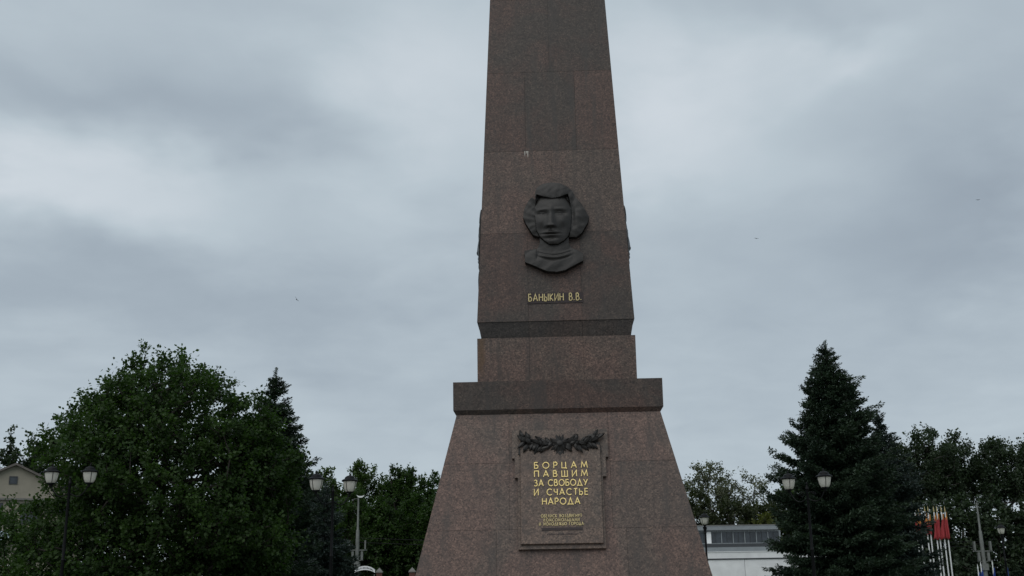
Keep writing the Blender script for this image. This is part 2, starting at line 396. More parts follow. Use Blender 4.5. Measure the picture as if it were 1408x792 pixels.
def bust_meshes():
    st = 2.5                                       # grid step in drawing units (1 unit is about 2.5 mm)
    gx = np.arange(84, 558, st); gy = np.arange(70, 686, st); X, Y = np.meshgrid(gx, gy)
    hairP = [(183, 196), (180, 150), (192, 112), (232, 86), (290, 77), (350, 84), (402, 106), (440, 140), (458, 182), (502, 232), (546, 316), (537, 350), (492, 424), (456, 448), (405, 446), (404, 440), (416, 400), (426, 300), (420, 230), (405, 160), (348, 184), (295, 192), (240, 179), (190, 160), (176, 300), (186, 400), (206, 441), (160, 426), (136, 388), (114, 350), (95, 306), (104, 250), (130, 200), (160, 172)]
    faceP = [(183, 150), (400, 150), (420, 230), (426, 300), (416, 400), (402, 440), (372, 472), (330, 496), (270, 496), (235, 471), (206, 441), (186, 400), (174, 300)]
    bodyP = [(206, 430), (404, 430), (404, 490), (420, 516), (452, 528), (496, 552), (496, 606), (372, 668), (320, 676), (250, 672), (104, 606), (100, 526), (150, 520), (186, 514), (204, 480)]
    hair = inpoly(X, Y, hairP); face = inpoly(X, Y, faceP) & ~hair; body = inpoly(X, Y, bodyP) & ~hair & ~face
    G = lambda x, y, sx, sy: np.exp(-((X - x) / sx) ** 2 - ((Y - y) / sy) ** 2)
    dome = lambda x, y, rx, ry: np.sqrt(np.maximum(0, 1 - ((X - x) / rx) ** 2 - ((Y - y) / ry) ** 2))
    # hair: a swept quiff over the brow and two full side masses, combed in strands
    flow = np.sin((X - 290) * .11 + (Y - 80) * .035 + 2 * np.sin(Y * .02)) * .5 + np.sin((X - 290) * .23 - Y * .05) * .35
    side = np.sin((Y) * .03 + (X) * .17) * .6 + np.sin(X * .31 - Y * .05) * .4
    hq = .085 + .120 * dome(293, 160, 165, 110)
    hl = .055 + .090 * dome(168, 290, 92, 190)
    hr = .055 + .110 * dome(448, 300, 112, 190) - .035 * G(432, 300, 16, 90)
    th_ = np.arctan2(Y - 330, X - 296); rd_ = np.hypot(X - 296, Y - 330)
    lock = np.sin(th_ * 11 + rd_ * .016) + .55 * np.sin(th_ * 23 - rd_ * .022 + 1.0)      # swept locks
    sm = lambda a, b3: .5 * (a + b3 + np.sqrt((a - b3) ** 2 + .0009))
    hh = sm(hq, sm(hl, hr)) - .012 + lock * .0028
    # face
    fh = .085 + .115 * dome(298, 335, 150, 200)
    fh += .012 * G(298, 225, 90, 40)
    fh += .013 * G(232, 268, 44, 11) + .013 * G(345, 266, 46, 11)                     # brows
    fh -= .043 * G(230, 295, 33, 14) + .043 * G(346, 293, 35, 14)                     # sockets
    fh += .027 * G(229, 297, 19, 9) + .027 * G(345, 295, 20, 9)                       # eyeballs
    fh += .009 * G(229, 288, 26, 4) + .009 * G(345, 286, 27, 4) + .006 * G(229, 308, 24, 4) + .006 * G(345, 306, 25, 4) - .006 * G(233, 297, 6, 5) - .006 * G(341, 295, 6, 5)
    rid = np.clip((Y - 268) / 110, 0, 1); wd = 16 + 15 * rid
    fh += np.where((Y > 250), 1, np.clip((Y - 230) / 20, 0, 1)) * (.012 + .036 * rid) * np.exp(-((X - 285 + 3 * rid) / wd) ** 2) * np.clip((396 - Y) / 14, 0, 1)
    fh += .020 * G(260, 380, 14, 11) + .020 * G(305, 379, 14, 11)                     # wings of the nose
    fh -= .012 * G(268, 392, 9, 5) + .012 * G(298, 391, 9, 5)
    fh -= .010 * G(282, 408, 8, 10)
    fh += .022 * G(282, 420, 44, 8) + .024 * G(282, 442, 38, 9) - .019 * G(282, 430.5, 50, 3.6)   # lips
    fh -= .012 * G(282, 458, 38, 8); fh += .018 * G(292, 482, 40, 18)                 # chin
    fh += .014 * G(215, 350, 26, 26) + .014 * G(365, 348, 28, 28)                     # cheekbones
    fh -= .010 * G(225, 402, 22, 34) + .010 * G(358, 400, 26, 36)
    # neck, rolled collar, shoulders
    nk = .060 + .055 * np.sqrt(np.maximum(0, 1 - ((X - 305) / 118) ** 2))
    arc = 538 + 42 * np.cos((X - 300) / 95.0).clip(-1, 1)
    col = .022 * np.exp(-((Y - arc) / 11) ** 2) + .013 * np.exp(-((Y - arc + 24) / 7) ** 2) - .012 * np.exp(-((Y - arc - 16) / 6) ** 2)
    sh = .092 + .040 * dome(300, 620, 230, 120) + .006 * np.sin((X - 300) * .045 + (Y - 600) * .06) * G(300, 620, 200, 60)
    bl = 1 / (1 + np.exp(-(Y - arc - 4) / 17)); bl = np.maximum(bl, 1 / (1 + np.exp(-(np.abs(X - 305) - 112) / 7))); col = col * np.exp(-((X - 305) / 108) ** 6); bh = nk * (1 - bl) + sh * bl + col
    rg = .004 * np.sin(X * .09 + 1.7 * np.sin(Y * .05)) * np.sin(Y * .075 + 1.3 * np.sin(X * .045))
    hh = hh + rg * .6; bh = bh + rg * .35; fh = fh + rg * .12
    Hh = np.where(hair, hh, np.where(face, fh, bh))
    mask = hair | face | body
    out = []
    for nm, reg in (('face', face), ('hair', hair), ('shoulders', body)):
        c = reg[:-1, :-1] & mask[1:, :-1] & mask[:-1, 1:] & mask[1:, 1:]
        idx = -np.ones(X.shape, int); need = np.zeros(X.shape, bool)
        for dj, di in ((0, 0), (0, 1), (1, 0), (1, 1)): need[dj:dj + c.shape[0], di:di + c.shape[1]] |= c
        idx[need] = np.arange(need.sum())
        V = np.stack([(X[need] - 299) * .002424, (7.3 - 7.3) + ((8.075 - (Y[need] - 85) * .0026) - 7.3) * FS, Hh[need]], -1)
        j, i = np.nonzero(c)
        Q = np.stack([idx[j + 1, i], idx[j + 1, i + 1], idx[j, i + 1], idx[j, i]], -1)
        # walls down to the stone along the rim
        ex = {}
        for q in Q:
            for a, b3 in zip(q, np.roll(q, -1)):
                if (b3, a) in ex: del ex[(b3, a)]
                else: ex[(a, b3)] = 1
        n0 = len(V); base = V.copy(); base[:, 2] = -.004; V = np.vstack([V, base])
        Wl = np.array([(b3, a, a + n0, b3 + n0) for a, b3 in ex], int)
        out.append((nm, mesh_np(nm, V, np.vstack([Q, Wl]))))
    for nm, me in out:
        me.polygons.foreach_set('use_smooth', np.ones(len(me.polygons), bool)); me.set_sharp_from_angle(angle=R(50)); me.materials.append(M['bronze'])
    return out


BM = bust_meshes()
for sd_, lab in ((0, 'dark bronze relief head with full wavy hair on the front of the obelisk'), (3, 'bronze relief seen edge on at the left side of the obelisk shaft'), (1, 'bronze relief seen edge on at the right side of the obelisk shaft')):
    bt = thing('portrait_relief', lab, 'relief portrait', matrix=plane(7.3, ws(7.3), KS, sd_), group='bronze portrait reliefs on the obelisk')
    for nm, me in BM:
        o = link(nm, me, None, bt)
        if sd_: o.scale = (1, 1, .62)      # the side portraits are shallower

# ------------------------------------------------------------------ stroke lettering
def arc(cx, cy, rx, ry, a0, a1, n=12): return [(cx + rx * math.cos(R(a0 + (a1 - a0) * i / n)), cy + ry * math.sin(R(a0 + (a1 - a0) * i / n))) for i in range(n + 1)]
GL = {
    'А': (.84, [[(0, 0), (.42, 1), (.84, 0)], [(.14, .32), (.70, .32)]]),
    'Б': (.58, [[(.52, 1), (0, 1), (0, 0)], [(0, .56), (.29, .56)] + arc(.29, .28, .29, .28, 90, -90, 8) + [(0, 0)]]),
    'В': (.58, [[(0, 0), (0, 1)], [(0, 1), (.26, 1)] + arc(.26, .77, .23, .23, 90, -90, 8) + [(0, .54)], [(0, .54), (.29, .54)] + arc(.29, .27, .29, .27, 90, -90, 8) + [(0, 0)]]),
    'Г': (.5, [[(0, 0), (0, 1), (.5, 1)]]),
    'Д': (.9, [[(0, -.12), (0, 0), (.9, 0), (.9, -.12)], [(.1, 0), (.45, 1), (.8, 0)]]),
    'Е': (.5, [[(.5, 1), (0, 1), (0, 0), (.5, 0)], [(0, .52), (.46, .52)]]),
    'Ж': (1.0, [[(.5, 0), (.5, 1)], [(0, 1), (.45, .5), (0, 0)], [(1, 1), (.55, .5), (1, 0)]]),
    'З': (.55, [arc(.24, .76, .24, .24, 150, -90, 10) + arc(.25, .27, .30, .27, 90, -150, 10)]),
    'И': (.68, [[(0, 1), (0, 0), (.68, 1), (.68, 0)]]),
    'К': (.6, [[(0, 0), (0, 1)], [(.56, 1), (.03, .5), (.6, 0)]]),
    'Л': (.76, [[(0, 0), (.38, 1), (.76, 0)]]),
    'М': (.98, [[(0, 0), (.14, 1), (.49, .2), (.84, 1), (.98, 0)]]),
    'Н': (.68, [[(0, 0), (0, 1)], [(.68, 0), (.68, 1)], [(0, .52), (.68, .52)]]),
    'О': (1.0, [arc(.5, .5, .5, .5, 0, 360, 22)]),
    'П': (.66, [[(0, 0), (0, 1), (.66, 1), (.66, 0)]]),
    'Р': (.54, [[(0, 0), (0, 1), (.28, 1)] + arc(.28, .73, .26, .27, 90, -90, 8) + [(0, .46)]]),
    'С': (.86, [arc(.5, .5, .5, .5, 48, 312, 18)]),
    'Т': (.6, [[(0, 1), (.6, 1)], [(.3, 1), (.3, 0)]]),
    'У': (.72, [[(0, 1), (.38, .36)], [(.72, 1), (.2, 0)]]),
    'Ц': (.74, [[(0, 1), (0, 0), (.74, 0), (.74, -.15)], [(.62, 1), (.62, 0)]]),
    'Ч': (.55, [[(0, 1), (0, .7)] + arc(.25, .66, .25, .2, 180, 270, 5) + [(.55, .46)], [(.55, 1), (.55, 0)]]),
    'Ш': (.92, [[(0, 1), (0, 0), (.92, 0), (.92, 1)], [(.46, 1), (.46, 0)]]),
    'Ь': (.54, [[(0, 1), (0, 0), (.26, 0)] + arc(.26, .27, .27, .27, -90, 90, 8) + [(0, .54)]]),
    'Ы': (.80, [[(0, 1), (0, 0), (.26, 0)] + arc(.26, .27, .27, .27, -90, 90, 8) + [(0, .54)], [(.80, 0), (.80, 1)]]),
    'Ю': (1.25, [[(0, 0), (0, 1)], [(0, .52), (.3, .52)], arc(.78, .5, .47, .5, 0, 360, 18)]),
    '.': (.1, [[(0, .0), (.0, .12)]]),
}


def stroke(mb, pts, wd, z0, z1):
    P = [Vector(p) for p in pts]; closed = (P[0] - P[-1]).length < 1e-4
    if closed: P = P[:-1]
    n = len(P); Lf = []; Rt = []
    for i in range(n):
        a = P[i - 1] if (i > 0 or closed) else None; c = P[(i + 1) % n] if (i < n - 1 or closed) else None
        d1 = (P[i] - a).normalized() if a is not None else None; d2 = (c - P[i]).normalized() if c is not None else None
        d1 = d1 or d2; d2 = d2 or d1
        t = (d1 + d2); t = t.normalized() if t.length > 1e-4 else d1
        nn = Vector((-t.y, t.x)); k = wd / 2 / max(.35, abs(nn.dot(Vector((-d1.y, d1.x)))))
        Lf.append(P[i] + nn * k); Rt.append(P[i] - nn * k)
    V = [(p.x, p.y, z1) for p in Lf] + [(p.x, p.y, z1) for p in Rt] + [(p.x, p.y, z0) for p in Lf] + [(p.x, p.y, z0) for p in Rt]
    F = []
    for i in range(n if closed else n - 1):
        j = (i + 1) % n
        F += [(n + i, n + j, j, i), (i, j, 2 * n + j, 2 * n + i), (n + j, n + i, 3 * n + i, 3 * n + j)]
    if not closed: F += [(0, n, 3 * n, 2 * n)][::1] + [(2 * n - 1, n - 1, 3 * n - 1, 4 * n - 1)]
    mb.add(V, F)


def text_line(txt, u0, u1, base, h, wd, z0, z1, parent, mat, each=True, space=.55, sx=1.0):
    """letters spread evenly from u0 to u1, each a raised mesh"""
    adv = [(GL[c][0] if c != ' ' else space) * h * sx for c in txt]
    gap = (u1 - u0 - sum(adv)) / (len(txt) - 1); x = u0; one = MB()
    for c, a in zip(txt, adv):
        if c != ' ':
            mb = MB() if each else one
            for q, pl in enumerate(GL[c][1]):
                if each: stroke(mb, [(px * h * sx, py * h) for px, py in pl], wd, z0, z1 + q * .0008)
                else: stroke(mb, [(x + px * h * sx, base + py * h) for px, py in pl], wd, z0, z1 + q * .0004)
            if each: mb.link('letter', mat, parent, loc=(x, base, 0))
        x += a + gap
    if not each: one.link('lettering', mat, parent)


nm = thing('name_inscription', 'small gilded name lettering on a dark strip below the bronze head', 'inscription', matrix=plane(6.08, ws(6.08), KS))
MB().box(-.452, .452, -.035, .140, -.004, .012).link('backing_strip', M['strip'], nm)
text_line('БАНЫКИН В.В.', -.425, .425, .004, .118, .0145, .012, .022, nm, M['gold_worn'], space=.5, sx=.68)

# ------------------------------------------------------------------ memorial plaque
plq = thing('memorial_plaque', 'stepped granite plaque with gilded lettering and bronze garland on the pedestal', 'plaque', matrix=plane(3.0, wp(3.0), KP))
v = lambda z: (z - 3.0) * FP
out = [(-.625, v(2.14)), (.640, v(2.14)), (.640, v(3.19)), (.695, v(3.19)), (.695, v(3.487)), (.735, v(3.487)), (.735, v(3.92)), (-.712, v(3.92)), (-.712, v(3.487)), (-.672, v(3.487)), (-.672, v(3.19)), (-.625, v(3.19))]
MB().prism(out, -.006, .070).link('back_slab', M['granite_plaque'], plq)
pn = [(-.588, v(2.20)), (.604, v(2.20)), (.618, v(3.66)), (-.585, v(3.66))]
bpn = MB(); n = 4; ins = .006
cx_ = sum(p[0] for p in pn) / 4; cy_ = sum(p[1] for p in pn) / 4
V = [(x, y, .0705) for x, y in pn] + [(x, y, .112) for x, y in pn] + [(x + (ins if x < cx_ else -ins), y + (ins if y < cy_ else -ins), .118) for x, y in pn]
F = [(8, 9, 10, 11)] + [(i, (i + 1) % 4, (i + 1) % 4 + 4, i + 4) for i in range(4)] + [(i + 4, (i + 1) % 4 + 4, (i + 1) % 4 + 8, i + 8) for i in range(4)] + [(3, 2, 1, 0)]
bpn.add(V, F).link('front_slab', M['granite_plaque'], plq)
Z0, Z1 = .117, .130
for txt, a, b2, z in (('БОРЦАМ', -.375, .412, 3.307), ('ПАВШИМ', -.377, .410, 3.178), ('ЗА СВОБОДУ', -.380, .406, 3.042), ('И СЧАСТЬЕ', -.383, .405, 2.904), ('НАРОДА', -.266, .284, 2.767)):
    text_line(txt, a, b2, v(z), .092, .0125, Z0, Z1, plq, M['gold'], space=.75 if txt[0] == 'И' else .35, sx={'З': .84, 'Н': .92, 'И': .92}.get(txt[0], 1.0))
for txt, a, b2, z in (('ОБЕЛИСК ВОЗДВИГНУТ', -.289, .303, 2.577), ('КОМСОМОЛЬЦАМИ', -.250, .266, 2.518), ('И МОЛОДЕЖЬЮ ГОРОДА', -.318, .326, 2.461)):
    text_line(txt, a, b2, v(z), .043, .0070, Z0, Z1, plq, M['gold_worn'], each=False, space=.5, sx=.72)
MB().box(-.285, .311, v(2.392), v(2.428), Z0, Z0 + .010).link('covering_strip', M['strip'], plq)
rl = MB(); rng = random.Random(9); x = -.206
while x < .235:                                   # worn away line, no longer readable
    ww = rng.uniform(.008, .02); rl.box(x, x + ww, v(2.326) + rng.uniform(0, .004), v(2.326) + rng.uniform(.012, .026), Z0, Z0 + .006); x += ww + rng.uniform(.004, .012)
rl.link('worn_line', M['strip'], plq)

# bronze garland: laurel leaves on a swag, a star burst in the middle, ribbon ends
gar = link('garland', MB().tube([(-.62, .86, .10), (-.35, .79, .13), (0, .77, .14), (.35, .79, .13), (.63, .86, .10)], .030, 6).mesh('garland', True), M['bronze'], plq, (.001, .012, .022)); gar.scale = (.93, .88, .70)


def leaf_mesh(L, W):
    V = []; n = 6
    for i in range(n + 1):
        s = i / n; ww = W * math.sin(math.pi * min(1, s * .93 + .05)) ** .8; zz = .035 * math.sin(s * math.pi)
        V += [(s * L, -ww, zz - .008), (s * L, 0, zz + .014), (s * L, ww, zz - .008)]
    F = []
    for i in range(n):
        a = i * 3; F += [(a, a + 3, a + 4, a + 1), (a + 1, a + 4, a + 5, a + 2)]
    b4 = len(V); V += [(x_, y_, z_ - .02) for x_, y_, z_ in V]
    F += [tuple(i + b4 for i in reversed(f)) for f in list(F)]
    for i in range(n):
        a = i * 3; F += [(a, a + b4, a + 3 + b4, a + 3), (a + 2, a + 5, a + 5 + b4, a + 2 + b4)]
    return MB().add(V, F).mesh('leaf', True)


LM = [leaf_mesh(.17, .033), leaf_mesh(.135, .036), leaf_mesh(.20, .030)]
for me in LM: me.materials.append(M['bronze'])
rng = random.Random(12)
for sgn in (-1, 1):
    for i in range(30):
        s = i / 29; x = sgn * (.09 + .50 * s); y = .775 + .075 * s + rng.uniform(-.055, .055) - .03 * math.sin(s * math.pi)
        an = rng.choice((-1, 1)) * rng.uniform(15, 75)
        a = (0 if sgn > 0 else 180) + an * sgn
        if x < -.40 and rng.random() < .4: a = 180 - rng.uniform(30, 80)
        link('leaf', LM[i % 3], None, gar, (x, y, .125 + rng.uniform(0, .05)), (rng.uniform(-.3, .3), rng.uniform(-.35, .1), R(a)))
for (pts, zz) in (([(.36, .80), (.47, .93), (.57, .95), (.64, .90), (.62, .84), (.55, .86), (.50, .88), (.44, .82)], .15), ([(.57, .82), (.66, .80), (.685, .68), (.665, .60), (.63, .62), (.60, .72)], .11),
                  ([(-.62, .84), (-.55, .80), (-.57, .70), (-.63, .60), (-.665, .62), (-.655, .76)], .11), ([(.20, .72), (.40, .68), (.47, .72), (.42, .76), (.26, .77)], .135), ([(-.22, .72), (-.33, .66), (-.43, .70), (-.45, .75), (-.25, .76)], .135),
                  ([(-.58, .93), (-.46, .88), (-.30, .86), (-.28, .80), (-.44, .79), (-.61, .85)], .13)):
    rb = MB(); n = len(pts); cxr = sum(p[0] for p in pts) / n; cyr = sum(p[1] for p in pts) / n
    V = [(x, y, .068) for x, y in pts] + [(x, y, zz) for x, y in pts] + [(cxr, cyr, zz + .025)]
    F = [(i, (i + 1) % n, (i + 1) % n + n, i + n) for i in range(n)] + [(i + n, (i + 1) % n + n, 2 * n) for i in range(n)]
    rb.add(V, F).link('ribbon', M['bronze'], gar)
def star(npt, ro, ri, z0, z1, rot, lowlen=1.0):
    V = [(0, 0, z1)]; pts = []
    for i in range(npt * 2):
        a = R(90) + rot + math.pi * i / npt; r_ = ro if i % 2 == 0 else ri
        if lowlen != 1 and abs(math.cos(a)) < .1 and math.sin(a) < 0: r_ *= lowlen
        pts.append((r_ * math.cos(a), r_ * math.sin(a)))
    n = len(pts); V += [(x, y, z0) for x, y in pts] + [(x, y, .075) for x, y in pts]
    F = [(0, 1 + i, 1 + (i + 1) % n) for i in range(n)] + [(1 + (i + 1) % n, 1 + i, 1 + n + i, 1 + n + (i + 1) % n) for i in range(n)]
    return MB().add(V, F)
star(10, .195, .115, .14, .20, R(18), 1.0).link('star_burst', M['bronze'], gar, loc=(.012, .775, 0))
star(5, .165, .066, .165, .225, R(0)).link('star', M['bronze'], gar, loc=(.012, .775, 0))
MB().lathe([(.05, .19), (.05, .222), (.035, .235), (.0, .24)], .012, .775, 14).link('medallion', M['bronze'], gar, True)
MB().add([(-.04, .64, .10), (.065, .64, .10), (.012, .565, .10), (-.04, .64, .15), (.065, .64, .15), (.012, .565, .14)], [(3, 4, 5), (0, 3, 5, 2), (1, 2, 5, 4), (0, 1, 4, 3)]).link('pendant', M['bronze'], gar)

# ------------------------------------------------------------------ trees
def build_wood(polys):
    """polys: list of (points Nx3, radii N) -> one tube mesh"""
    Vs = []; Qs = []; off = 0
    for P, rad in polys:
        P = np.asarray(P, float); n = 5 if rad[0] < .06 else 8; m_ = len(P)
        Tn = np.gradient(P, axis=0); Tn /= np.linalg.norm(Tn, axis=1)[:, None] + 1e-9
        ref = np.where(np.abs(Tn[:, 2:3]) < .9, [[0, 0, 1.]], [[1., 0, 0]])
        A = np.cross(Tn, ref); A /= np.linalg.norm(A, axis=1)[:, None]; B = np.cross(Tn, A)
        an = np.arange(n) * 2 * np.pi / n
        ringv = P[:, None] + np.asarray(rad)[:, None, None] * (np.cos(an)[None, :, None] * A[:, None] + np.sin(an)[None, :, None] * B[:, None])
        Vs.append(ringv.reshape(-1, 3))
        i = np.arange(m_ - 1)[:, None] * n; k = np.arange(n)[None]; k2 = (k + 1) % n
        Qs.append(np.stack([i + k + off, i + k2 + off, i + n + k2 + off, i + n + k + off], -1).reshape(-1, 4)); off += m_ * n
    return np.vstack(Vs), np.vstack(Qs)


def unit(a): return a / (np.linalg.norm(a, axis=-1, keepdims=True) + 1e-9)


def leaf_quads(P, axis, normal, L, W, fold=.25):
    s = unit(np.cross(normal, axis)); nn = np.cross(axis, s)
    L = L[:, None]; W = W[:, None]
    V = np.stack([P, P + axis * L * .5 + s * W + nn * W * fold, P + axis * L, P + axis * L * .5 - s * W + nn * W * fold], 1)
    return V.reshape(-1, 3), np.arange(len(P) * 4).reshape(-1, 4)


def leafy_tree(name, label, loc, env, seed, mat, K=300, twigs=5, per=14, leaf=.13, twl=.55, up=.35, shell=.4, lob=.22, trunk_r=.2, bark='bark', group=None, clear=0.0, squash=(1, 1), lean=(0, 0), cat='tree'):
    rng = np.random.default_rng(seed)
    ez = np.array([e[0] for e in env]); er = np.array([e[1] for e in env]); H = ez[-1]
    # cluster centres inside an uneven envelope
    zs = rng.uniform(ez[0], ez[-1], K * 8); rr_ = np.interp(zs, ez, er)
    keep = rng.random(len(zs)) < (rr_ / er.max()) ** 1.3 + .03; zs = zs[keep][:K]; rr_ = rr_[keep][:K]; K = len(zs)
    th = rng.uniform(0, 2 * np.pi, K)
    ph = rng.uniform(0, 6.28, 6); f = 0
    for q in range(6): f = f + np.sin((q % 3 + 1) * th + (q + 1) * 1.3 * zs / H * 5 + ph[q]) / (1 + q * .35)
    rad = rr_ * rng.random(K) ** shell * (1 + lob * f * .6)
    C = np.stack([rad * np.cos(th) * squash[0] + lean[0] * zs / H, rad * np.sin(th) * squash[1] + lean[1] * zs / H, zs + rng.normal(0, .02 * H, K)], -1)
    C[:, 2] = np.clip(C[:, 2], .25, None)
    # trunk
    nz = 14; tz = np.linspace(0, H * .93, nz); wob = np.cumsum(rng.normal(0, .012 * H, (nz, 2)), 0) * np.linspace(0, 1, nz)[:, None]
    TP = np.stack([wob[:, 0] + lean[0] * tz / H, wob[:, 1] + lean[1] * tz / H, tz], -1)
    # branch graph: every cluster hangs on the nearest earlier node nearer the stem
    order = np.argsort(np.hypot(C[:, 0], C[:, 1]) + .15 * C[:, 2]); Cs = C[order]
    nodes = np.vstack([TP, Cs]); par = np.full(len(nodes), -1)
    for i in range(nz, len(nodes)):
        d = nodes[:i] - nodes[i]; dist = np.linalg.norm(d, axis=1) + np.maximum(0, d[:, 2] + .1) * 1.5
        dist[:1] += 50
        par[i] = int(np.argmin(dist))
    cnt = np.ones(len(nodes))
    for i in range(len(nodes) - 1, nz - 1, -1): cnt[par[i]] += cnt[i]
    polys = [(TP, np.linspace(trunk_r, .03, nz))]
    for i in range(nz, len(nodes)):
        a, b3 = nodes[par[i]], nodes[i]; midp = (a + b3) / 2 + rng.normal(0, .05, 3) * np.linalg.norm(b3 - a)
        r1 = min(.45 * trunk_r, .010 * leaf / .13 * cnt[i] ** .5 + .004)
        polys.append((np.array([a, midp, b3]), np.array([r1 * 1.25, r1 * 1.1, r1])))
    V, Q = build_wood(polys)
    # leaves on twigs
    od = unit(np.stack([Cs[:, 0] - lean[0] * Cs[:, 2] / H, Cs[:, 1] - lean[1] * Cs[:, 2] / H, (Cs[:, 2] - H * .45) * .6], -1))
    n = K * twigs
    tdir = unit(np.repeat(od, twigs, 0) * .7 + np.array([0, 0, up]) + rng.normal(0, .6, (n, 3)))
    tl = twl * rng.uniform(.5, 1.25, n); ct = rng.random(K)
    s = rng.random((n, per)); base = np.repeat(Cs, twigs, 0)
    P = base[:, None] + tdir[:, None] * (tl[:, None] * s)[..., None] + rng.normal(0, .16 * twl, (n, per, 3))
    P = P.reshape(-1, 3)
    ax = unit(np.repeat(tdir, per, 0) * .6 + rng.normal(0, .6, (n * per, 3)) + np.array([0, 0, -.15]))
    nr = unit(np.array([0, 0, .7]) + rng.normal(0, .55, (n * per, 3)) + np.repeat(np.repeat(od, twigs, 0), per, 0) * .35)
    L = leaf * rng.uniform(.65, 1.25, n * per)
    LV, LQ = leaf_quads(P, ax, nr, L, L * .36)
    tone = np.clip(np.repeat(np.repeat(ct, twigs), per) * .65 + rng.random(n * per) * .30, 0, 1)
    t_ = thing(name, label, cat, loc, group=group)
    link('trunk', mesh_np('trunk', V, Q, smooth=True), M[bark], t_)
    link('crown', mesh_np('crown', LV, LQ, np.repeat(tone, 4)), M[mat], t_)
    return t_


def spruce(name, label, loc, H, prof, seed, mat='spruce', dens=1.0, pad=.30, per=58, z_low=.35, group=None):
    """whorls of drooping boughs; every bough carries flat needle pads that grow smaller towards its tip"""
    rng = np.random.default_rng(seed); pz = [p_[0] for p_ in prof]; pr = [p_[1] for p_ in prof]
    polys = [(np.stack([np.zeros(10), np.zeros(10), np.linspace(0, H * .985, 10)], -1), np.linspace(.025 * H / 2 + .03, .012, 10))]
    C = []; S = []; D = []; Tn = []; z = z_low
    while z < H * .97:
        R0 = np.interp(z, pz, pr); nb = max(4, int((4.5 + R0 * 2.0) * dens)); a0 = rng.uniform(0, 6.28)
        for k in range(nb):
            th = a0 + 2 * np.pi * k / nb + rng.normal(0, .22); Lb = R0 * rng.uniform(.70, 1.13); zb = z + rng.normal(0, .10)
            fr = z / H; cs = np.array([np.cos(th), np.sin(th), 0.]); sd2 = np.array([-cs[1], cs[0], 0.])
            s = np.linspace(0, 1, 6); zz = zb + Lb * ((.60 * fr ** 1.5 - .10) * s - .30 * (1 - fr) * s + .26 * s ** 2)
            P = cs * (Lb * s)[:, None]; P[:, 2] = zz
            polys.append((P, np.linspace(.024, .008, 6))); ct = rng.random()
            npad = max(2, int(Lb / .20))
            for q in range(npad):
                u_ = .18 + .82 * (q + rng.uniform(.2, .8)) / npad; p0 = cs * Lb * u_; p0[2] = np.interp(u_, s, zz)
                sz = pad * (.62 + .5 * (1 - u_)) * min(1, .45 + Lb / 1.8) * rng.uniform(.8, 1.2)
                wd = (.10 + .38 * (1 - u_) * min(1, Lb / 1.5))
                for sg in ((-1, 1) if Lb * u_ > .5 and u_ < .93 else (0,)):
                    C.append(p0 + sd2 * sg * wd * rng.uniform(.5, 1.3) + np.array([0, 0, -.08 * abs(sg) + rng.normal(0, .04)])); S.append(sz); D.append(unit(cs + sd2 * sg * .7 + np.array([0, 0, .25 * fr + .05]))); Tn.append(np.clip(ct + rng.normal(0, .2), 0, 1))
        z += rng.uniform(.30, .44) * (1 if z < H * .75 else .62)
    for q in range(10):
        C.append(np.array([rng.normal(0, .03), rng.normal(0, .03), H * (1 - .012 * q)])); S.append(pad * (.32 + .03 * q)); D.append(unit(np.array([rng.normal(0, .4), rng.normal(0, .4), 1.]))); Tn.append(rng.random())
    C = np.array(C); S = np.array(S); D = np.array(D); Tn = np.array(Tn); n = len(C)
    q = unit(rng.normal(0, 1, (n, per, 3))) * rng.random((n, per, 1)) ** .4
    sd3 = unit(np.cross(D, [0, 0, 1.])); upv = np.cross(sd3, D)
    off = (q[..., :1] * 1.25 * D[:, None] + q[..., 1:2] * .85 * sd3[:, None] + q[..., 2:] * .38 * upv[:, None]) * S[:, None, None]
    P = (C[:, None] + off).reshape(-1, 3)
    ax = unit(np.repeat(D, per, 0) * .75 + (q * np.array([1, 1, .5])).reshape(-1, 3) * .8 + rng.normal(0, .35, (n * per, 3)))
    nr = unit(np.array([0, 0, .8]) + (q.reshape(-1, 3)) * .5 + rng.normal(0, .45, (n * per, 3)))
    L = np.repeat(S, per) * rng.uniform(.35, .75, n * per)
    V1, Q1 = leaf_quads(P, ax, nr, L, L * .17 + .006, .1)
    tone = np.repeat(np.clip(np.repeat(Tn, per) * .55 + rng.random(n * per) * .45, 0, 1), 4)
    V, Q = build_wood(polys)
    t_ = thing(name, label, 'tree', loc, group=group)
    link('trunk', mesh_np('trunk', V, Q, smooth=True), M['bark'], t_)
    link('crown', mesh_np('crown', V1, Q1, tone), M[mat], t_)
    return t_


leafy_tree('maple_tree', 'big broad dark green maple behind the left twin lamp', (-12.85, 39, 0),
           [(.3, 4.1), (2.5, 4.7), (4.2, 4.75), (5.9, 4.3), (7.7, 3.2), (8.8, 2.1), (9.3, 1.25), (9.85, .35)], 31, 'maple', K=2300, twigs=5, per=13, leaf=.135, twl=.48, shell=.42, lob=.21, trunk_r=.24, lean=(.3, 0))
leafy_tree('maple_tree', 'slender leafy tree rising between the big maple and the left spruce', (-9.25, 39.5, 0),
           [(1.0, 1.2), (5.5, 1.35), (7.4, .9), (8.5, .2)], 15, 'maple', K=320, twigs=5, per=12, leaf=.13, twl=.42, trunk_r=.1)
spruce('spruce_tree', 'spruce half hidden by the right edge of the big maple', (-9.5, 43, 0), 10.2, [(0, 2.4), (2.5, 2.15), (6.4, 1.6), (8.7, .7), (10.2, .05)], 21)
spruce('spruce_tree', 'dark spruce behind the lamp left of the obelisk', (-11.4, 62, 0), 8.0, [(0, 2.2), (3, 1.8), (6, .9), (8, .05)], 22, 'spruce', .8, .36)
